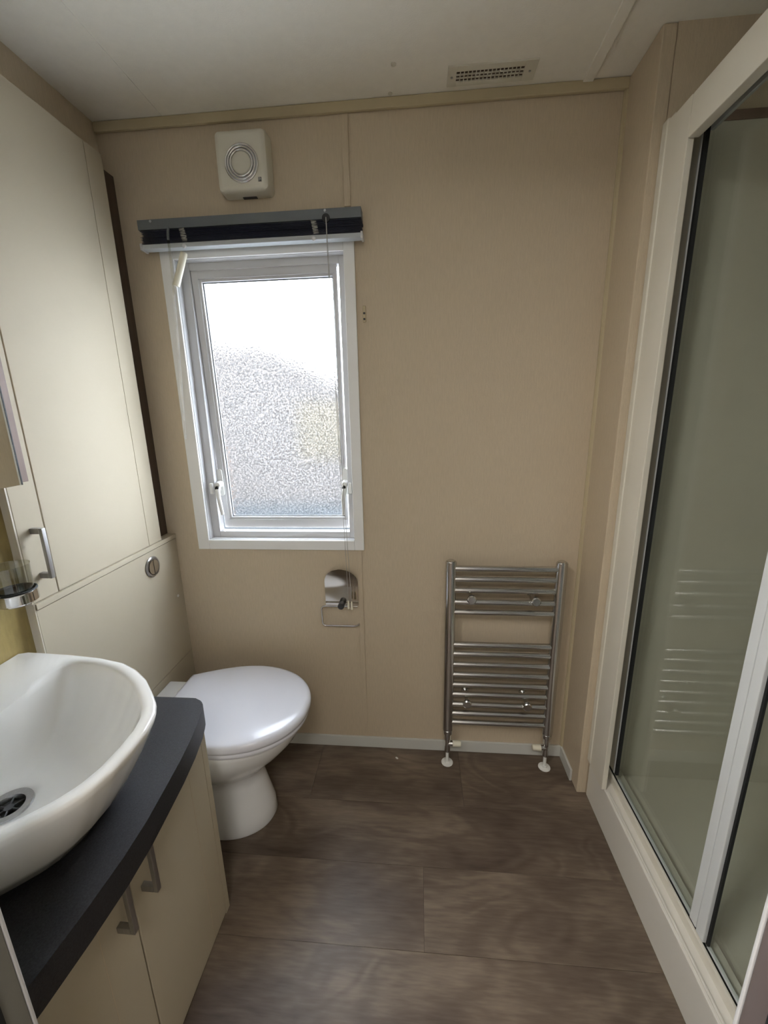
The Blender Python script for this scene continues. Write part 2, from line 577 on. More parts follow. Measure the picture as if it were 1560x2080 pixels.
FX0, FX1, FZ0, FZ1 = -0.706, -0.240, 0.862, 1.698     # opening of the fixed frame
bm = new()
box(bm, WX0, FX0, 0.025, 0.058, WZ0, WZ1, bev=0.002); box(bm, FX1, WX1, 0.025, 0.058, WZ0, WZ1, bev=0.002)
box(bm, FX0, FX1, 0.025, 0.058, WZ0, FZ0, bev=0.002); box(bm, FX0, FX1, 0.025, 0.058, FZ1, WZ1, bev=0.002)
obj('frame', bm, 'window_white', win)
# sash, swung out about its top edge
ANG = math.radians(2.2)
def swing(bm):
    piv = Vector((0, 0.045, 1.705))
    R = Matrix.Translation(piv) @ Matrix.Rotation(ANG, 4, 'X') @ Matrix.Translation(-piv)
    for v in bm.verts:
        v.co = R @ v.co
    return bm
SX0, SX1, SZ0, SZ1 = -0.713, -0.243, 0.866, 1.704
GX0, GX1, GZ0, GZ1 = -0.676, -0.262, 0.905, 1.668
SY0, SY1 = 0.030, 0.062
bm = new()
box(bm, SX0 + 0.008, GX0 - 0.008, SY0, SY1, SZ0, SZ1, bev=0.002); box(bm, GX1 + 0.008, SX1 - 0.004, SY0, SY1, SZ0, SZ1, bev=0.002)
box(bm, GX0 - 0.010, GX1 + 0.010, SY0, SY1, SZ0, GZ0 - 0.008, bev=0.002); box(bm, GX0 - 0.010, GX1 + 0.010, SY0, SY1, GZ1 + 0.008, SZ1, bev=0.002)
sash = obj('sash', swing(bm), 'window_white', win)
bm = new()
box(bm, GX0 - 0.009, GX0, SY0 + 0.004, SY1 - 0.006, GZ0 - 0.009, GZ1 + 0.009, bev=0.002); box(bm, GX1, GX1 + 0.009, SY0 + 0.004, SY1 - 0.006, GZ0 - 0.009, GZ1 + 0.009, bev=0.002)
box(bm, GX0, GX1, SY0 + 0.004, SY1 - 0.006, GZ0 - 0.009, GZ0, bev=0.002); box(bm, GX0, GX1, SY0 + 0.004, SY1 - 0.006, GZ1, GZ1 + 0.009, bev=0.002)
obj('glazing_bead', swing(bm), 'window_white', sash)
bm = new()
for a in ((GX0, GX0 + 0.003, GZ0, GZ1), (GX1 - 0.003, GX1, GZ0, GZ1), (GX0, GX1, GZ0, GZ0 + 0.003), (GX0, GX1, GZ1 - 0.003, GZ1)):
    box(bm, a[0], a[1], SY0 + 0.013, SY0 + 0.016, a[2], a[3])
obj('gasket', swing(bm), 'blind_grey', sash)
obj('pane', swing(B(GX0 - 0.004, GX1 + 0.004, SY0 + 0.017, SY0 + 0.021, GZ0 - 0.004, GZ1 + 0.004)), 'obscure_glass', sash, smooth=0)
# two casement handles
for hx, s in ((-0.697, 1), (-0.2515, -1)):
    bm = new()
    pts = []
    for k in range(9):
        a = math.pi * k / 8
        pts.append((hx + 0.009 * math.cos(a), 1.072 + 0.009 * math.sin(a)))
    for k in range(9):
        a = math.pi + math.pi * k / 8
        pts.append((hx + 0.009 * math.cos(a), 0.995 + 0.009 * math.sin(a)))
    loft(bm, [[(x, SY0 - 0.006, z) for x, z in pts], [(x, SY0, z) for x, z in pts]])
    h = obj('handle', swing(bm), 'white_plastic', win)
    h['label'] = 'white casement handle with black lock'
    bm = new(); lathe(bm, (hx, SY0, 1.030), [(0.012, -0.006), (0.011, -0.022), (0.008, -0.03)], 20, 'Y')
    tube(bm, [(hx, SY0 - 0.020, 1.026), (hx, SY0 - 0.034, 1.010), (hx + 0.004 * s, SY0 - 0.040, 0.985), (hx + 0.005 * s, SY0 - 0.036, 0.950), (hx + 0.006 * s, SY0 - 0.034, 0.925)],
         [0.008, 0.0085, 0.0075, 0.0065, 0.006], 12)
    obj('lever', swing(bm), 'white_plastic', h)
    bm = new(); lathe(bm, (hx - 0.001, SY0, 1.020), [(0.0062, -0.026), (0.0062, -0.037), (0.004, -0.038)], 16, 'Y'); obj('lock', swing(bm), 'black_rubber', h)
    xk = FX0 - 0.016 if s > 0 else FX1 + 0.004
    obj('keeper', B(xk, xk + 0.012, 0.014, 0.027, 0.998, 1.036, bev=0.003), 'white_plastic', win)

# ------------------------------------------------------------------ outdoors, seen through the obscure glass
gz = -0.75
struct(obj('ground', B(-9, 6, 0.3, 14, gz - 0.05, gz), 'gravel', smooth=0))
nb = thing('neighbour_caravan', 'blurred pale caravan across the gravel behind the obscure glass', 'caravan', (-4, 5.5, gz))
prof = [(-9.0, gz + 0.6), (0.55, gz + 0.6), (0.60, 1.05), (-0.2, 1.22), (-0.7, 1.42), (-1.18, 1.68), (-1.5, 1.88), (-1.82, 2.06), (-2.1, 2.19), (-2.4, 2.28), (-3.1, 2.34), (-4.2, 2.38), (-9.0, 2.4)]
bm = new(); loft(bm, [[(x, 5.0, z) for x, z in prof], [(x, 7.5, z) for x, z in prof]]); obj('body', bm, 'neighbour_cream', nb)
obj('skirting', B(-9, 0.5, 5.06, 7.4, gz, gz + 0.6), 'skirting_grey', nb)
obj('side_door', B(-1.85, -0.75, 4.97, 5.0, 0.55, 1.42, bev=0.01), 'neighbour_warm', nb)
bm = new(); box(bm, -6.2, -4.9, 4.98, 5.0, 0.95, 1.7, bev=0.01); obj('window', bm, 'dark_grey_cap', nb)
hd = thing('garden_fence', 'blurred warm timber fence to the right behind the obscure glass', 'fence', (0, 8.2, gz))
for k in range(14):
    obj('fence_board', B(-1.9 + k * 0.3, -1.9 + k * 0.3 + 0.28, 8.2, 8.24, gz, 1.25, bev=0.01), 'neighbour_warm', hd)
cn = obj('marker_post', tube(new(), [(-3.02, 4.3, gz), (-3.02, 4.3, 0.85)], 0.05), 'orange_paint')
cn['label'] = 'orange marker post glimpsed through the gap beside the sash'; cn['category'] = 'post'

# ------------------------------------------------------------------ tall cupboard, cistern boxing
cup = thing('tall_cupboard', 'tall cream cupboard with one long handled door beside the window', 'cupboard', (-0.89, -0.31, 0.862))
obj('carcass', B(-0.905, -0.881, -0.550, -0.076, 0.862, 1.958), 'cream_board', cup)
dr = obj('door', B(-0.880, -0.862, -0.4815, -0.1405, 0.8622, 1.960, bev=0.0015), 'cream_board', cup)
obj('stile', B(-0.880, -0.862, -0.549, -0.4845, 0.8622, 1.960, bev=0.0015), 'cream_board', dr)
obj('stile', B(-0.880, -0.862, -0.1393, -0.076, 0.8622, 1.960, bev=0.0012), 'cream_board', dr)
obj('side_panel', B(-0.8810, -0.8625, -0.5535, -0.5500, 0.862, 1.958), 'pale_oak', cup)
def bar_handle(parent, x0, y, z0, z1, out=0.03, w=0.010, mm='brushed_steel'):
    h = obj('handle', B(x0 + out - 0.008, x0 + out, y - w / 2, y + w / 2, z0, z1, bev=0.001), mm, parent)
    for z in (z0, z1 - 0.013):
        obj('handle_post', B(x0, x0 + out - 0.008, y - w / 2, y + w / 2, z, z + 0.013, bev=0.001), mm, h) if parent.parent is None else \
            obj('handle_post', B(x0, x0 + out - 0.008, y - w / 2, y + w / 2, z, z + 0.013, bev=0.001), mm, parent)
    h['label'] = 'brushed steel bar handle'
    return h
bar_handle(cup, -0.862, -0.517, 0.912, 1.030)
post = obj('corner_post', B(-0.905, -0.887, -0.075, -0.001, 0.862, 1.945, bev=0.001), 'dark_walnut', cup)
post['label'] = 'dark walnut strip against the window wall'

cis = thing('cistern_boxing', 'cream boxed-in toilet cistern with round chrome flush button', 'boxing', (-0.88, -0.28, 0.0))
obj('ledge', B(-0.905, -0.857, -0.550, -0.001, 0.846, 0.861, bev=0.0015), 'cream_board', cis)
obj('upper_panel', B(-0.880, -0.860, -0.550, -0.001, 0.4035, 0.8438, bev=0.0012), 'cream_board', cis)
obj('lower_panel', B(-0.880, -0.860, -0.550, -0.001, 0.0, 0.4015, bev=0.0012), 'cream_board', cis)
obj('end_panel', B(-0.8810, -0.8605, -0.5535, -0.5505, 0.0, 0.8605), 'pale_oak', cis)
fb = obj('flush_button', lathe(new(), (-0.860, -0.147, 0.793), [(0.033, 0.0), (0.034, 0.003), (0.031, 0.006), (0.0265, 0.006), (0.0255, 0.002)], 40, 'X'), 'brushed_steel', cis)
fb['label'] = 'round chrome dual flush button'
for s in (-1, 1):
    a0 = [(-0.147 + s * (0.0012 + 0.0225 * math.cos(t)), 0.793 + 0.0235 * math.sin(t)) for t in [(-0.5 + k / 12) * math.pi for k in range(13)]]
    bm = new(); loft(bm, [[(-0.859, y, z) for y, z in a0], [(-0.853, y, z) for y, z in a0]]); obj('push_half', bm, 'rail_chrome', fb)
bm = new(); lathe(bm, (-0.860, -0.038, 0.640), [(0.005, 0), (0.005, 0.002), (0.003, 0.0035)], 14, 'X'); obj('screw_cap', bm, 'white_plastic', cis)

# ------------------------------------------------------------------ mirror cabinet, tumbler and holder
mc = thing('mirror_cabinet', 'brown framed wall mirror above the wash basin', 'mirror', (-0.84, -0.82, 1.138))
bk = obj('backboard', B(-0.881, -0.800, -1.04, -0.5555, 1.142, 1.80, bev=0.001), 'mirror_wood', mc)
mg = obj('mirror_glass', B(-0.800, -0.795, -1.04, -0.577, 1.138, 1.80, bev=0.0008), 'chrome', mc)
mm = bpy.data.materials.new('silvered_mirror'); mm.use_nodes = True
_b = mm.node_tree.nodes['Principled BSDF']; _b.inputs['Base Color'].default_value = (0.78, 0.80, 0.77, 1); _b.inputs['Metallic'].default_value = 1; _b.inputs['Roughness'].default_value = 0.01
mg.data.materials[0] = mm
obj('glass_shadow_line', B(-0.801, -0.7945, -0.577, -0.5745, 1.138, 1.80), 'black_rubber', mc)  # black strip stands in for the shadow of the glass on the frame

HX, HY, HZ = -0.814, -0.625, 0.905
th = thing('tumbler_holder', 'round chrome tumbler holder on the olive wall by the basin', 'holder', (-0.881, HY, HZ))
bm = new(); lathe(bm, (HX, HY, HZ), [(0.0335, 0.0), (0.036, 0.003), (0.036, 0.021), (0.037, 0.024), (0.0345, 0.026), (0.0325, 0.024), (0.0325, 0.003), (0.0335, 0.0)], 40, cap=False)
obj('ring', bm, 'chrome', th)
bm = new(); torus(bm, (HX, HY, HZ + 0.0255), 0.0345, 0.0022, 'Z'); obj('rubber_lip', bm, 'black_rubber', th)
bm = new(); lathe(bm, (-0.881, HY, HZ + 0.018), [(0.022, 0.0), (0.022, 0.006), (0.018, 0.01)], 28, 'X'); obj('wall_plate', bm, 'chrome', th)
bm = new(); tube(bm, [(-0.875, HY, HZ + 0.018), (-0.848, HY, HZ + 0.016)], 0.010, 16); obj('arm', bm, 'chrome', th)
tg = thing('glass_tumbler', 'clear glass tumbler standing in the chrome holder', 'glass', (HX, HY, HZ - 0.004))
bm = new(); lathe(bm, (HX, HY, HZ - 0.004), [(0.0270, 0.0), (0.0300, 0.004), (0.0322, 0.082), (0.0330, 0.0835), (0.0318, 0.082), (0.0290, 0.008), (0.001, 0.007)], 40)
obj('glass_wall', bm, 'tumbler_glass', tg)

# ------------------------------------------------------------------ vanity, worktop, basin
van = thing('vanity_cabinet', 'cream two-door vanity cabinet under the dark worktop', 'cabinet', (-0.69, -0.80, 0))
VX = -0.500
obj('carcass', B(-0.858, VX - 0.019, -1.046, -0.560, 0, 0.555), 'cream_board', van)
obj('end_panel', B(-0.858, VX - 0.0005, -0.5755, -0.557, 0, 0.555, bev=0.001), 'cream_board', van)
for y0, y1, g0, hy in ((-0.8295, -0.577, -0.636, -0.806), (-1.044, -0.8335, -0.904, -0.868)):
    d = obj('door', B(VX - 0.018, VX, min(y0, y1), max(y0, y1), 0.012, 0.552, bev=0.0012), 'cream_board', van)
    obj('door_groove', B(VX - 0.001, VX + 0.00035, g0 - 0.0005, g0 + 0.0005, 0.014, 0.55), 'wallpaper', d)
    bar_handle(d, VX, hy, 0.432, 0.556 - 0.012, 0.032)
obj('plinth', B(-0.858, VX - 0.004, -1.046, -0.560, 0, 0.011), 'cream_board', van)

wt = [(-0.879, -1.048), (-0.466, -1.048), (-0.463, -1.02), (-0.456, -0.95), (-0.452, -0.88), (-0.4535, -0.82), (-0.459, -0.765), (-0.466, -0.70),
      (-0.4755, -0.64), (-0.488, -0.585), (-0.498, -0.556)]
wt += arc((-0.500, -0.551), (-0.509, -0.522), (-0.540, -0.522), 7) + [(-0.853, -0.522), (-0.853, -0.556), (-0.879, -0.556)]
wo = obj('worktop', prism(new(), wt, 0.556, 0.610, bev=0.003), 'worktop', origin=(-0.66, -0.80, 0.556))
wo['label'] = 'dark charcoal laminate worktop with gently curved front edge'; wo['category'] = 'worktop'

bas = thing('wash_basin', 'white D-shaped ceramic wash basin sitting on the dark worktop', 'basin', (-0.66, -0.83, 0.610))
half = [(-0.445, -0.83), (-0.447, -0.790), (-0.456, -0.755), (-0.472, -0.728), (-0.500, -0.698), (-0.535, -0.664), (-0.575, -0.636), (-0.620, -0.614), (-0.680, -0.600), (-0.755, -0.592),
        (-0.830, -0.588), (-0.876, -0.587)]
YC = -0.83
full = half[1:] + [(x, 2 * YC - y) for x, y in reversed(half)]
full = [(-0.445, YC)] + half[1:] + [(x, 2 * YC - y) for x, y in reversed(half[1:])]
ca = (-0.64, YC)
N = 120
outer = by_angle(full, ca, N)
ihalf = [(-0.470, -0.83), (-0.472, -0.792), (-0.480, -0.763), (-0.495, -0.738), (-0.520, -0.711), (-0.553, -0.680), (-0.590, -0.655), (-0.632, -0.634), (-0.680, -0.622), (-0.722, -0.620),
         (-0.742, -0.632), (-0.746, -0.665), (-0.742, -0.75)]
ifull = ihalf + [(x, 2 * YC - y) for x, y in reversed(ihalf[1:])]
inner = by_angle(ifull, ca, N)
def aff(ring, kx, ky, z):
    return [(-0.879 + (x + 0.879) * kx, YC + (y - YC) * ky, z) for x, y in ring]
def shr(ring, c, k, z):
    return [(c[0] + (x - c[0]) * k, c[1] + (y - c[1]) * k, z) for x, y in ring]
def mix(r1, r2, t, z):
    return [(a[0] * (1 - t) + b[0] * t, a[1] * (1 - t) + b[1] * t, z) for a, b in zip(r1, r2)]
DR = (-0.690, YC)
circ = [(DR[0] + 0.034 * math.cos(2 * math.pi * k / N), DR[1] + 0.034 * math.sin(2 * math.pi * k / N)) for k in range(N)]
ZB = 0.610
RZ = 0.766
rings = [aff(outer, 0.76, 0.74, ZB), aff(outer, 0.80, 0.78, ZB + 0.006), aff(outer, 0.865, 0.85, 0.650), aff(outer, 0.92, 0.91, 0.690), aff(outer, 0.965, 0.96, 0.725), aff(outer, 0.99, 0.988, 0.748),
         aff(outer, 1.0, 1.0, RZ - 0.006), aff(outer, 0.998, 0.997, RZ - 0.002), aff(outer, 0.988, 0.985, RZ),
         mix(outer, inner, 0.86, RZ - 0.001), mix(outer, inner, 1.0, RZ - 0.005), shr(inner, ca, 0.975, RZ - 0.016), mix(inner, circ, 0.10, 0.725), mix(inner, circ, 0.20, 0.690),
         mix(inner, circ, 0.34, 0.662), mix(inner, circ, 0.55, 0.644), mix(inner, circ, 0.80, 0.635), [(x, y, 0.632) for x, y in circ], [(x, y, 0.622) for x, y in shr(circ, DR, 0.7, 0)] if False else [(DR[0] + (x - DR[0]) * 0.75, DR[1] + (y - DR[1]) * 0.75, 0.624) for x, y in circ]]
bm = new(); loft(bm, rings); obj('bowl', bm, 'basin_ceramic', bas, smooth=60)
bm = new(); lathe(bm, (DR[0], DR[1], 0.631), [(0.035, 0.001), (0.034, 0.004), (0.023, 0.003), (0.021, -0.003), (0.021, -0.006)], 36, cap=False)
ws = obj('waste', bm, 'brushed_steel', bas)
bm = new(); lathe(bm, (DR[0], DR[1], 0.6245), [(0.0215, 0), (0.0215, 0.001)], 30); obj('waste_well', bm, 'black_rubber', ws)
bm = new()
for k in range(3):
    a = math.pi * k / 3
    tube(bm, [(DR[0] - 0.021 * math.cos(a), DR[1] - 0.021 * math.sin(a), 0.629), (DR[0] + 0.021 * math.cos(a), DR[1] + 0.021 * math.sin(a), 0.629)], 0.0018, 8)
lathe(bm, (DR[0], DR[1], 0.629), [(0.007, -0.002), (0.007, 0.002)], 16)
obj('waste_grid', bm, 'dark_grey_cap', ws)

# ------------------------------------------------------------------ toilet
TY = -0.295
toi = thing('toilet', 'white ceramic toilet with closed lid between vanity and window wall', 'toilet', (-0.60, TY, 0))
def egg(xb, xf, hw, z, n=72, pw=1.0, xc=None):
    xc = xc if xc is not None else xb + (xf - xb) * 0.45
    r = []
    for k in range(n):
        t = 2 * math.pi * k / n
        c, s = math.cos(t), math.sin(t)
        if c < 0:
            c = -abs(c) ** 0.75; s_ = math.copysign(abs(s) ** 0.75, s)
        else:
            s_ = s
        x = xc + (xf - xc) * c if c > 0 else xc + (xc - xb) * c
        r.append((x, TY + hw * s_, z))
    return r
bm = new()
loft(bm, [egg(-0.72, -0.468, 0.098, 0.0), egg(-0.72, -0.462, 0.100, 0.012), egg(-0.72, -0.466, 0.097, 0.05), egg(-0.72, -0.478, 0.088, 0.10), egg(-0.72, -0.489, 0.080, 0.15),
          egg(-0.725, -0.492, 0.080, 0.182), egg(-0.73, -0.478, 0.095, 0.205), egg(-0.74, -0.445, 0.122, 0.24), egg(-0.75, -0.405, 0.147, 0.28), egg(-0.76, -0.372, 0.164, 0.32),
          egg(-0.775, -0.352, 0.173, 0.355), egg(-0.785, -0.346, 0.175, 0.372), egg(-0.785, -0.352, 0.170, 0.378)])
obj('pan', bm, 'ceramic', toi, smooth=60)
bm = new(); box(bm, -0.859, -0.745, TY - 0.142, TY + 0.142, 0.315, 0.377, bev=0.008, seg=3); obj('rear_deck', bm, 'ceramic', toi)
bm = new(); box(bm, -0.859, -0.70, TY - 0.075, TY + 0.075, 0.0, 0.32, bev=0.02, seg=3); obj('trapway', bm, 'ceramic', toi)
bm = new(); tube(bm, [(-0.64, TY - 0.10, 0.255), (-0.64, TY - 0.142, 0.262)], [0.018, 0.014], 16); obj('fixing_boss', bm, 'ceramic', toi)
def lid_outline(g=0.0, n=72):
    pts = []
    xb, xm, xf, w0, w1 = -0.762 + g, -0.545, -0.328 - g, 0.120 - g, 0.184 - g
    top = []
    for k in range(13):
        t = k / 12
        top.append((xb + (xm - xb) * t, w0 + (w1 - w0) * math.sin(t * math.pi / 2)))
    for k in range(1, 20):
        a = math.pi / 2 * (1 - k / 20)
        top.append((xm + (xf - xm) * math.cos(a), w1 * math.sin(a) ** 0.94))
    poly = [(x, TY + y) for x, y in top] + [(xf, TY)] + [(x, TY - y) for x, y in reversed(top)]
    return poly
lp = lid_outline()
LC = (-0.55, TY)
la = by_angle(lp, LC, 96)
def lr(k, z):
    return [(LC[0] + (x - LC[0]) * k, LC[1] + (y - LC[1]) * k, z) for x, y in la]
bm = new(); loft(bm, [lr(0.955, 0.378), lr(0.972, 0.381), lr(0.975, 0.390), lr(0.962, 0.394)]); obj('seat', bm, 'toilet_lid', toi, smooth=50)
bm = new(); loft(bm, [lr(0.97, 0.396), lr(0.995, 0.399), lr(1.0, 0.406), lr(0.995, 0.414), lr(0.975, 0.420), lr(0.93, 0.4235), lr(0.8, 0.425), lr(0.4, 0.426)]); obj('lid', bm, 'toilet_lid', toi, smooth=60)
for s in (-1, 1):
    bm = new(); lathe(bm, (-0.775, TY + s * 0.075, 0.377), [(0.014, 0), (0.014, 0.012), (0.010, 0.016)], 18); obj('hinge', bm, 'white_plastic', toi)

# ------------------------------------------------------------------ venetian blind
bl = thing('venetian_blind', 'navy venetian blind drawn up above the window', 'blind', (-0.483, -0.025, 1.73))
obj('headrail', B(-0.808, -0.159, -0.045, -0.010, 1.787, 1.813, bev=0.0012), 'blind_grey', bl)
for x in (-0.767, -0.259):
    bm = new(); lathe(bm, (x, -0.045, 1.8075), [(0.0035, 0.0), (0.0035, -0.002), (0.002, -0.003)], 14, 'Y'); obj('stud', bm, 'blind_rail', bl)
NS = 11
for k in range(NS):
    z = 1.7835 - k * (1.7835 - 1.7525) / (NS - 1)
    dx = random.uniform(-0.004, 0.003); dy = random.uniform(-0.0012, 0.0012)
    bm = new()
    r0 = []
    for yy, zz in ((-0.046, -0.0004), (-0.040, 0.0009), (-0.034, 0.0013), (-0.027, 0.0010), (-0.021, -0.0003), (-0.021, -0.0009), (-0.027, 0.0003), (-0.034, 0.0006), (-0.040, 0.0002), (-0.046, -0.0010)):
        r0.append((yy + dy, zz + z))
    loft(bm, [[(-0.800 + dx, y, zz) for y, zz in r0], [(-0.158 + dx * 0.6, y, zz) for y, zz in r0]])
    obj('slat', bm, 'blind_navy', bl)
br = obj('bottom_rail', B(-0.802, -0.160, -0.048, -0.020, 1.7365, 1.7495, bev=0.003), 'blind_rail', bl)
for x0, x1 in ((-0.807, -0.800), (-0.162, -0.155)):
    obj('end_cap', B(x0, x1, -0.050, -0.018, 1.734, 1.752, bev=0.002), 'window_white', br)
for x in (-0.673, -0.294):
    bm = new(); lathe(bm, (x, -0.046, 1.7395), [(0.006, 0.0), (0.006, -0.004), (0.003, -0.006)], 16, 'Y'); obj('rail_plug', bm, 'window_white', br)
    bm = new()
    pts = []
    for k in range(34):
        pts.append((x + 0.001 * k * 0.2 + 0.009 * math.sin(k * 2.1 + x * 9), -0.0485 - 0.002 * (1 + math.sin(k * 1.3)), 1.783 - k * 0.00095))
    tube(bm, pts, 0.0011, 6); obj('ladder_cord', bm, 'cord', bl)
# tilt wand with its hook, pull cords with tassels
bm = new(); tube(bm, [(-0.716, -0.043, 1.790), (-0.716, -0.050, 1.778), (-0.717, -0.051, 1.755)], 0.0035, 10); obj('wand_hook', bm, 'blind_grey', bl)
bm = new(); tube(bm, [(-0.717, -0.051, 1.757), (-0.7175, -0.051, 1.70), (-0.730, -0.046, 1.50), (-0.752, -0.040, 1.192)], 0.0034, 8); wd = obj('wand', bm, 'clear_acrylic', bl)
wd['label'] = 'slim clear tilt wand'
bm = new(); tube(bm, [(-0.675, -0.050, 1.722), (-0.676, -0.050, 1.719), (-0.713, -0.046, 1.640), (-0.714, -0.046, 1.637)], [0.0085, 0.0098, 0.0102, 0.0096], 16); tt = obj('cord_cover', bm, 'cream_plastic', bl)
tt['label'] = 'cream plastic tube hanging from the bottom rail'
bm = new(); lathe(bm, (-0.257, -0.045, 1.789), [(0.011, -0.003), (0.011, 0.003)], 18, 'Y'); obj('cord_lock', bm, 'black_rubber', bl)
for e, (x1, z1) in enumerate(((-0.2415, 0.615), (-0.2305, 0.612))):
    bm = new(); tube(bm, [(-0.257 + 0.001 * e, -0.049, 1.790), (-0.2565 + 0.002 * e, -0.050, 1.70), (-0.252 + 0.003 * e, -0.048, 1.30), (-0.246 + 0.006 * e, -0.047, 0.95), (x1, -0.046, z1 + 0.02)], 0.0008, 6)
    pc = obj('pull_cord', bm, 'cord', bl)
    bm = new(); tube(bm, [(x1, -0.046, z1 + 0.022), (x1, -0.046, z1 + 0.018), (x1, -0.046, z1 - 0.006), (x1, -0.046, z1 - 0.008)], [0.0018, 0.003, 0.0042, 0.0036], 12); obj('tassel', bm, 'cream_plastic', pc)

# cord cleat on the wall
cc = thing('cord_cleat', 'small white cord cleat with two screws right of the window', 'cleat', (-0.163, 0, 1.545))
bm = new(); box(bm, -0.168, -0.158, -0.006, 0, 1.527, 1.572, bev=0.002); obj('body', bm, 'wallpaper_trim', cc)
for z in (1.535, 1.551):
    bm = new(); lathe(bm, (-0.163, -0.006, z), [(0.0032, 0), (0.0032, -0.0015), (0.002, -0.002)], 12, 'Y'); obj('screw', bm, 'dark_grey_cap', cc)

# ------------------------------------------------------------------ extractor fan
fan = thing('extractor_fan', 'square cream extractor fan with chrome rings above the blind', 'fan', (-0.484, 0, 1.93))
bm = new()
def rrect(x0, x1, z0, z1, r, y, n=5):
    p = []
    for cx, cz, a0 in ((x1 - r, z1 - r, 0), (x0 + r, z1 - r, 90), (x0 + r, z0 + r, 180), (x1 - r, z0 + r, 270)):
        for k in range(n + 1):
            a = math.radians(a0 + 90 * k / n)
            p.append((cx + r * math.cos(a), y, cz + r * math.sin(a)))
    return p
loft(bm, [rrect(-0.556, -0.411, 1.866, 2.012, 0.012, -0.001), rrect(-0.556, -0.411, 1.866, 2.012, 0.012, -0.034), rrect(-0.553, -0.414, 1.868, 2.009, 0.012, -0.044), rrect(-0.546, -0.421, 1.873, 2.003, 0.010, -0.049), rrect(-0.540, -0.427, 1.879, 1.997, 0.009, -0.050)])
hs = obj('housing', bm, 'fan_plastic', fan)
FCX, FCZ = -0.482, 1.930
for R, y in ((0.0445, -0.050), (0.0375, -0.051), (0.0305, -0.052)):
    bm = new(); torus(bm, (FCX, y, FCZ), R, 0.0029, 'Y', 56, 12); obj('chrome_ring', bm, 'chrome', fan)
bm = new(); lathe(bm, (FCX, -0.050, FCZ), [(0.046, 0.002), (0.046, -0.001)], 48, 'Y'); obj('grille_back', bm, 'brushed_steel', fan)
bm = new(); lathe(bm, (FCX, -0.050, FCZ), [(0.027, 0.0), (0.027, -0.003), (0.024, -0.0045)], 48, 'Y'); obj('centre_disc', bm, 'fan_plastic', fan)
em = obj('emblem', B(-0.4385, -0.4295, -0.0508, -0.0495, 1.8845, 1.8945), 'dark_grey_cap', fan)
bm = new()
for a in ((-0.4375, -0.4368, 1.8858, 1.8932), (-0.4352, -0.4345, 1.8862, 1.8928), (-0.4335, -0.4328, 1.8884, 1.8932), (-0.4312, -0.4305, 1.8858, 1.8932), (-0.4375, -0.4345, 1.8926, 1.8932)):
    box(bm, a[0], a[1], -0.0511, -0.0506, a[2], a[3])
obj('emblem_mark', bm, 'white_plastic', em)
obj('shutter_slot', B(-0.500, -0.460, -0.014, -0.004, 1.8640, 1.8665), 'dark_grey_cap', fan)

# ------------------------------------------------------------------ ceiling vent
vt = thing('ceiling_vent', 'flat rectangular ceiling vent with a fine square grille', 'vent', (0.177, -0.061, ZC))
bm = new()
VX0, VX1, VY0, VY1 = 0.070, 0.286, -0.094, -0.030
gx0, gx1, gy0, gy1 = 0.092, 0.256, -0.077, -0.044
zt = ZC - 0.004
for a in ((VX0, gx0, VY0, VY1), (gx1, VX1, VY0, VY1), (gx0, gx1, VY0, gy0), (gx0, gx1, gy1, VY1)):
    box(bm, a[0], a[1], a[2], a[3], zt, ZC, bev=0.0006)
obj('plate', bm, 'fan_plastic', vt)
obj('duct', B(gx0, gx1, gy0, gy1, ZC - 0.0006, ZC), 'vent_dark', vt)
for k in range(1, 17):
    x = gx0 + (gx1 - gx0) * k / 17
    obj('grille_bar', B(x - 0.0011, x + 0.0011, gy0, gy1, zt, ZC - 0.001), 'fan_plastic', vt)
for k in (1, 2):
    y = gy0 + (gy1 - gy0) * k / 3
    obj('grille_bar', B(gx0, gx1, y - 0.0011, y + 0.0011, zt, ZC - 0.001), 'fan_plastic', vt)
for x in (0.081, 0.271):
    bm = new(); lathe(bm, (x, -0.061, zt), [(0.003, 0.0), (0.003, -0.001)], 12); obj('screw', bm, 'brushed_steel', vt)

# ------------------------------------------------------------------ toilet roll holder
tp = thing('toilet_roll_holder', 'chrome toilet roll holder with arched back plate, empty', 'holder', (-0.272, 0, 0.53))
bm = new()
fr_, bk2 = [], []
for k in range(25):
    t = k / 24
    z = 0.600 + 0.143 * t
    w = 0.059 if z < 0.685 else 0.059 * math.sqrt(max(0.0004, 1 - ((z - 0.685) / 0.0582) ** 2))
    yy = -0.005 - 0.022 * max(0.0, (t - 0.42) / 0.58) ** 2
    for lst, e in ((fr_, -0.001), (bk2, 0.001)):
        lst.append([bm.verts.new((-0.272 + w * (j / 4 - 1), yy + e, z)) for j in range(9)])
for k in range(24):
    for j in range(8):
        bm.faces.new((fr_[k][j], fr_[k][j + 1], fr_[k + 1][j + 1], fr_[k + 1][j]))
        bm.faces.new((bk2[k][j], bk2[k + 1][j], bk2[k + 1][j + 1], bk2[k][j + 1]))
    bm.faces.new((fr_[k][0], fr_[k + 1][0], bk2[k + 1][0], bk2[k][0]))
    bm.faces.new((fr_[k][8], bk2[k][8], bk2[k + 1][8], fr_[k + 1][8]))
for j in range(8):
    bm.faces.new((fr_[0][j], bk2[0][j], bk2[0][j + 1], fr_[0][j + 1]))
    bm.faces.new((fr_[24][j], fr_[24][j + 1], bk2[24][j + 1], bk2[24][j]))
obj('back_plate', bm, 'steel_plate', tp, smooth=40)
bm = new(); lathe(bm, (-0.272, -0.001, 0.606), [(0.009, 0.0), (0.009, -0.006), (0.0115, -0.012), (0.0115, -0.030), (0.009, -0.033)], 24, 'Y'); obj('knob', bm, 'dark_grey_cap', tp)
y = -0.022
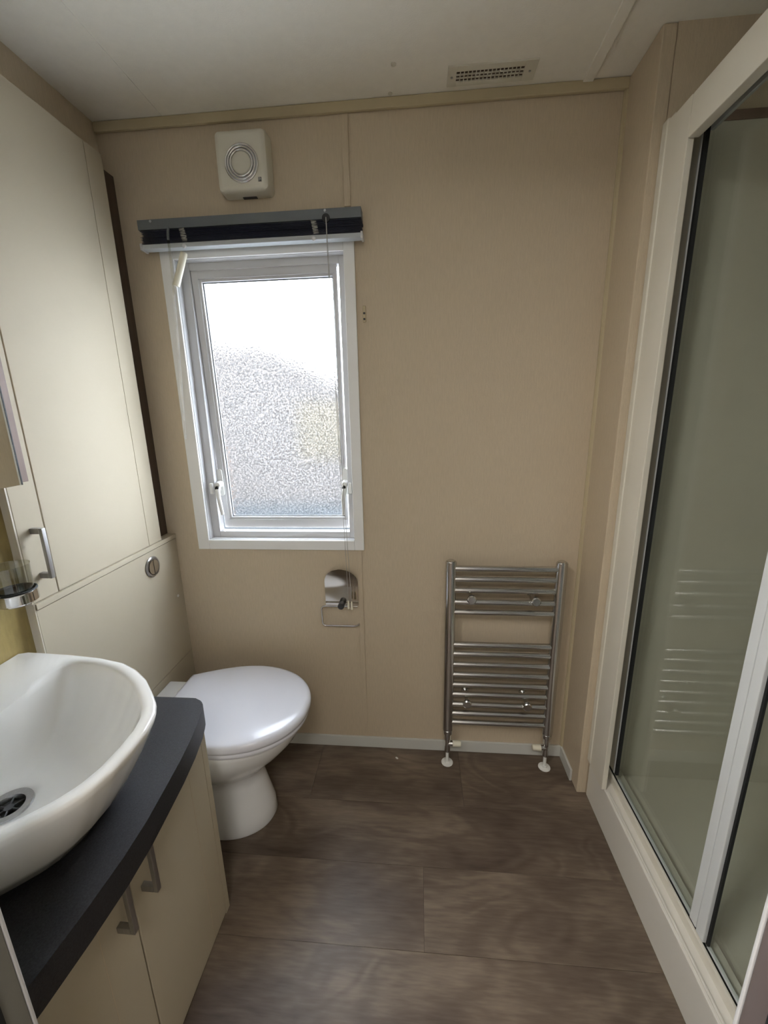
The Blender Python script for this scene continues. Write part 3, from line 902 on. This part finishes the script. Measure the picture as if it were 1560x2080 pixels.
path = [(-0.214, y, 0.603), (-0.325, y, 0.603)] + [(p[0], y, p[1]) for p in arc((-0.330, 0.603), (-0.343, 0.603), (-0.343, 0.590), 4)] + [(-0.342, y, 0.545)] + \
       [(p[0], y, p[1]) for p in arc((-0.342, 0.541), (-0.342, 0.527), (-0.328, 0.527), 4)] + [(-0.228, y, 0.527), (-0.220, y - 0.002, 0.530), (-0.209, y - 0.004, 0.538)]
bm = new(); tube(bm, path, 0.0033, 12); obj('arm', bm, 'chrome', tp)

# ------------------------------------------------------------------ towel radiator
ra = thing('towel_radiator', 'chrome ladder towel radiator on the wall by the shower', 'radiator', (0.278, -0.06, 0.0))
def dpost(xc, z0, z1):
    b = new()
    prof = [(xc + 0.018 * math.cos(2 * math.pi * k / 24), -0.060 + 0.014 * math.sin(2 * math.pi * k / 24)) for k in range(24)]
    loft(b, [[(xc + (x - xc) * s, -0.06 + (y_ + 0.06) * s, z) for x, y_ in prof] for s, z in ((0.9, z0), (1, z0 + 0.004), (1, z1 - 0.003), (0.93, z1))])
    return b
for xc, s in ((0.104, 1), (0.453, -1)):
    pst = obj('upright', dpost(xc, 0.142, 0.790), 'rail_chrome', ra)
    bm = new(); lathe(bm, (xc, -0.060, 0.790), [(0.013, -0.002), (0.013, 0.003), (0.009, 0.005), (0.006, 0.0035)], 20); obj('plug', bm, 'chrome', pst)
    bm = new(); lathe(bm, (xc, -0.060, 0.048), [(0.007, 0.0), (0.010, 0.004), (0.010, 0.022), (0.0085, 0.026), (0.0085, 0.045), (0.010, 0.05), (0.0125, 0.06), (0.0125, 0.078), (0.016, 0.082), (0.016, 0.096)], 20)
    lathe(bm, (xc, -0.060, 0.085), [(0.009, 0.0), (0.009, 0.020 * s)], 18, 'X')
    va = obj('valve', bm, 'rail_chrome', ra)
    bm = new(); lathe(bm, (xc, -0.060, 0.085), [(0.0105, 0.018 * s), (0.0115, 0.020 * s), (0.0105, 0.046 * s), (0.008, 0.048 * s)], 20, 'X'); obj('valve_cap', bm, 'cream_plastic', va)
    bm = new(); tube(bm, [(xc, -0.060, 0.0), (xc, -0.060, 0.052)], 0.0058, 14); obj('pipe', bm, 'white_plastic', ra)
    bm = new(); lathe(bm, (xc, -0.060, 0.0), [(0.021, 0.0), (0.021, 0.002), (0.010, 0.005), (0.009, 0.010)], 26); obj('pipe_collar', bm, 'white_plastic', ra)
RZS = [0.766, 0.729, 0.690, 0.648, 0.611, 0.490, 0.455, 0.414, 0.374, 0.334, 0.295, 0.254, 0.217, 0.179]
bm = new(); tube(bm, [(-0.166, 0, 0), (0.166, 0, 0)], 0.0098, 16)
r0 = obj('rung', bm, 'rail_chrome', ra)
r0.location = Vector((0.2785, -0.060, RZS[0])) - world_loc(ra)
for v in r0.data.vertices:
    v.co += world_loc(ra)
for z in RZS[1:]:
    c = r0.copy(); COL.objects.link(c); c.parent = ra
    c.location = Vector((0.2785, -0.060, z)) - world_loc(ra)
for x, z in ((0.172, 0.664), (0.376, 0.661), (0.168, 0.268), (0.373, 0.266)):
    bm = new(); lathe(bm, (x, -0.060, z), [(0.013, -0.011), (0.0150, -0.013), (0.0150, -0.021), (0.012, -0.024)], 24, 'Y')
    bk_ = obj('bracket', bm, 'rail_chrome', ra)
    bm = new(); tube(bm, [(x, -0.071, z), (x, -0.0008, z)], 0.006, 12); lathe(bm, (x, 0, z), [(0.013, -0.0008), (0.013, -0.008), (0.008, -0.012)], 20, 'Y'); obj('bracket_stem', bm, 'rail_chrome', bk_)

# ------------------------------------------------------------------ shower tray and enclosure
tr = thing('shower_tray', 'cream shower tray with a raised front riser', 'shower tray', (0.93, -0.6, 0))
bm = new()
box(bm, 0.560, 0.602, YN + 0.002, -0.161, 0.0, 0.138, bev=0.004)
obj('riser', bm, 'tray_acrylic', tr)
bm = new(); box(bm, 0.566, 0.572, YN + 0.002, -0.276, 0.1381, 0.1425, bev=0.0015); obj('ledge_ridge', bm, 'tray_acrylic', tr)
bm = new(); box(bm, 0.6025, XR - 0.002, YN + 0.002, -0.1575, 0.0, 0.085)
box(bm, 0.602, 0.645, YN + 0.002, -0.163, 0.08, 0.136, bev=0.004); box(bm, XR - 0.03, XR - 0.002, YN + 0.002, -0.163, 0.08, 0.13, bev=0.006)
box(bm, 0.645, XR - 0.03, YN + 0.002, YN + 0.035, 0.08, 0.13, bev=0.006)
obj('basin_floor', bm, 'shower_panel', tr)
bm = new(); lathe(bm, (0.75, -0.80, 0.085), [(0.045, 0.0), (0.045, 0.004), (0.03, 0.007)], 30); obj('waste_cover', bm, 'chrome', tr)

en = thing('shower_enclosure', 'cream framed shower enclosure with sliding glass door', 'shower', (0.60, -0.6, 0.138))
FZT = 1.878
jm = obj('wall_jamb', B(0.552, 0.566, -0.182, -0.1575, 0.139, FZT + 0.012, bev=0.005, seg=3), 'shower_frame', en)
obj('jamb_groove', B(0.5545, 0.566, -0.206, -0.181, 0.139, FZT + 0.006), 'shower_frame', jm)
obj('jamb_face', B(0.551, 0.566, -0.272, -0.205, 0.139, FZT + 0.001, bev=0.003), 'shower_frame', jm)
obj('jamb_back', B(0.566, 0.600, -0.172, -0.1575, 0.139, FZT), 'shower_frame', jm)
obj('top_rail', B(0.551, 0.574, YN + 0.002, -0.2725, 1.800, FZT, bev=0.003), 'shower_frame', en)
obj('bottom_rail', B(0.590, 0.598, YN + 0.002, -0.162, 0.1385, 0.164, bev=0.002), 'shower_frame', en)
obj('rail_channel', B(0.5985, 0.6115, YN + 0.002, -0.162, 0.1385, 0.146), 'black_rubber', en)
obj('fixed_stile', B(0.602, 0.618, -0.228, -0.162, 0.165, 1.86, bev=0.002), 'shower_frame', en)
obj('stile_bead', B(0.6005, 0.607, -0.2335, -0.2285, 0.165, 1.86, bev=0.001), 'shower_alu', en)
obj('glass_seal', B(0.603, 0.6115, -0.242, -0.234, 0.165, 1.86), 'black_rubber', en)
obj('top_seal', B(0.598, 0.6105, YN + 0.002, -0.2425, 1.842, 1.872), 'black_rubber', en)
obj('head_channel', B(0.6105, 0.6175, YN + 0.002, -0.2425, 1.826, 1.8415, bev=0.001), 'shower_alu', en)
obj('fixed_pane', B(0.612, 0.616, -0.612, -0.236, 0.150, 1.826), 'shower_glass', en, smooth=0)
obj('pane_edge', B(0.6105, 0.6175, -0.606, -0.242, 0.1465, 0.1498), 'shower_alu', en)
st = obj('pane_stile', B(0.597, 0.618, -0.6285, -0.607, 0.166, 1.84, bev=0.002), 'shower_alu', en)
dr2 = obj('door_stile', B(0.5945, 0.607, -0.6545, -0.6320, 0.166, 1.84, bev=0.0025), 'shower_alu', en)
obj('door_seal', B(0.6015, 0.6065, -0.6600, -0.6548, 0.166, 1.84), 'black_rubber', dr2)
obj('door_pane', B(0.6065, 0.6105, YN + 0.004, -0.655, 0.160, 1.836), 'shower_glass', en, smooth=0)
obj('door_pane_edge', B(0.6050, 0.6120, YN + 0.004, -0.655, 0.1565, 0.1598), 'shower_alu', en)

# ------------------------------------------------------------------ tiny scrap on the floor
sc_ = obj('paper_scrap', prism(new(), [(-0.088, -0.052), (-0.082, -0.058), (-0.077, -0.057), (-0.079, -0.052), (-0.085, -0.049)], 0.0003, 0.002), 'white_plastic')
sc_['label'] = 'tiny white scrap on the floor below the window wall'; sc_['category'] = 'scrap'
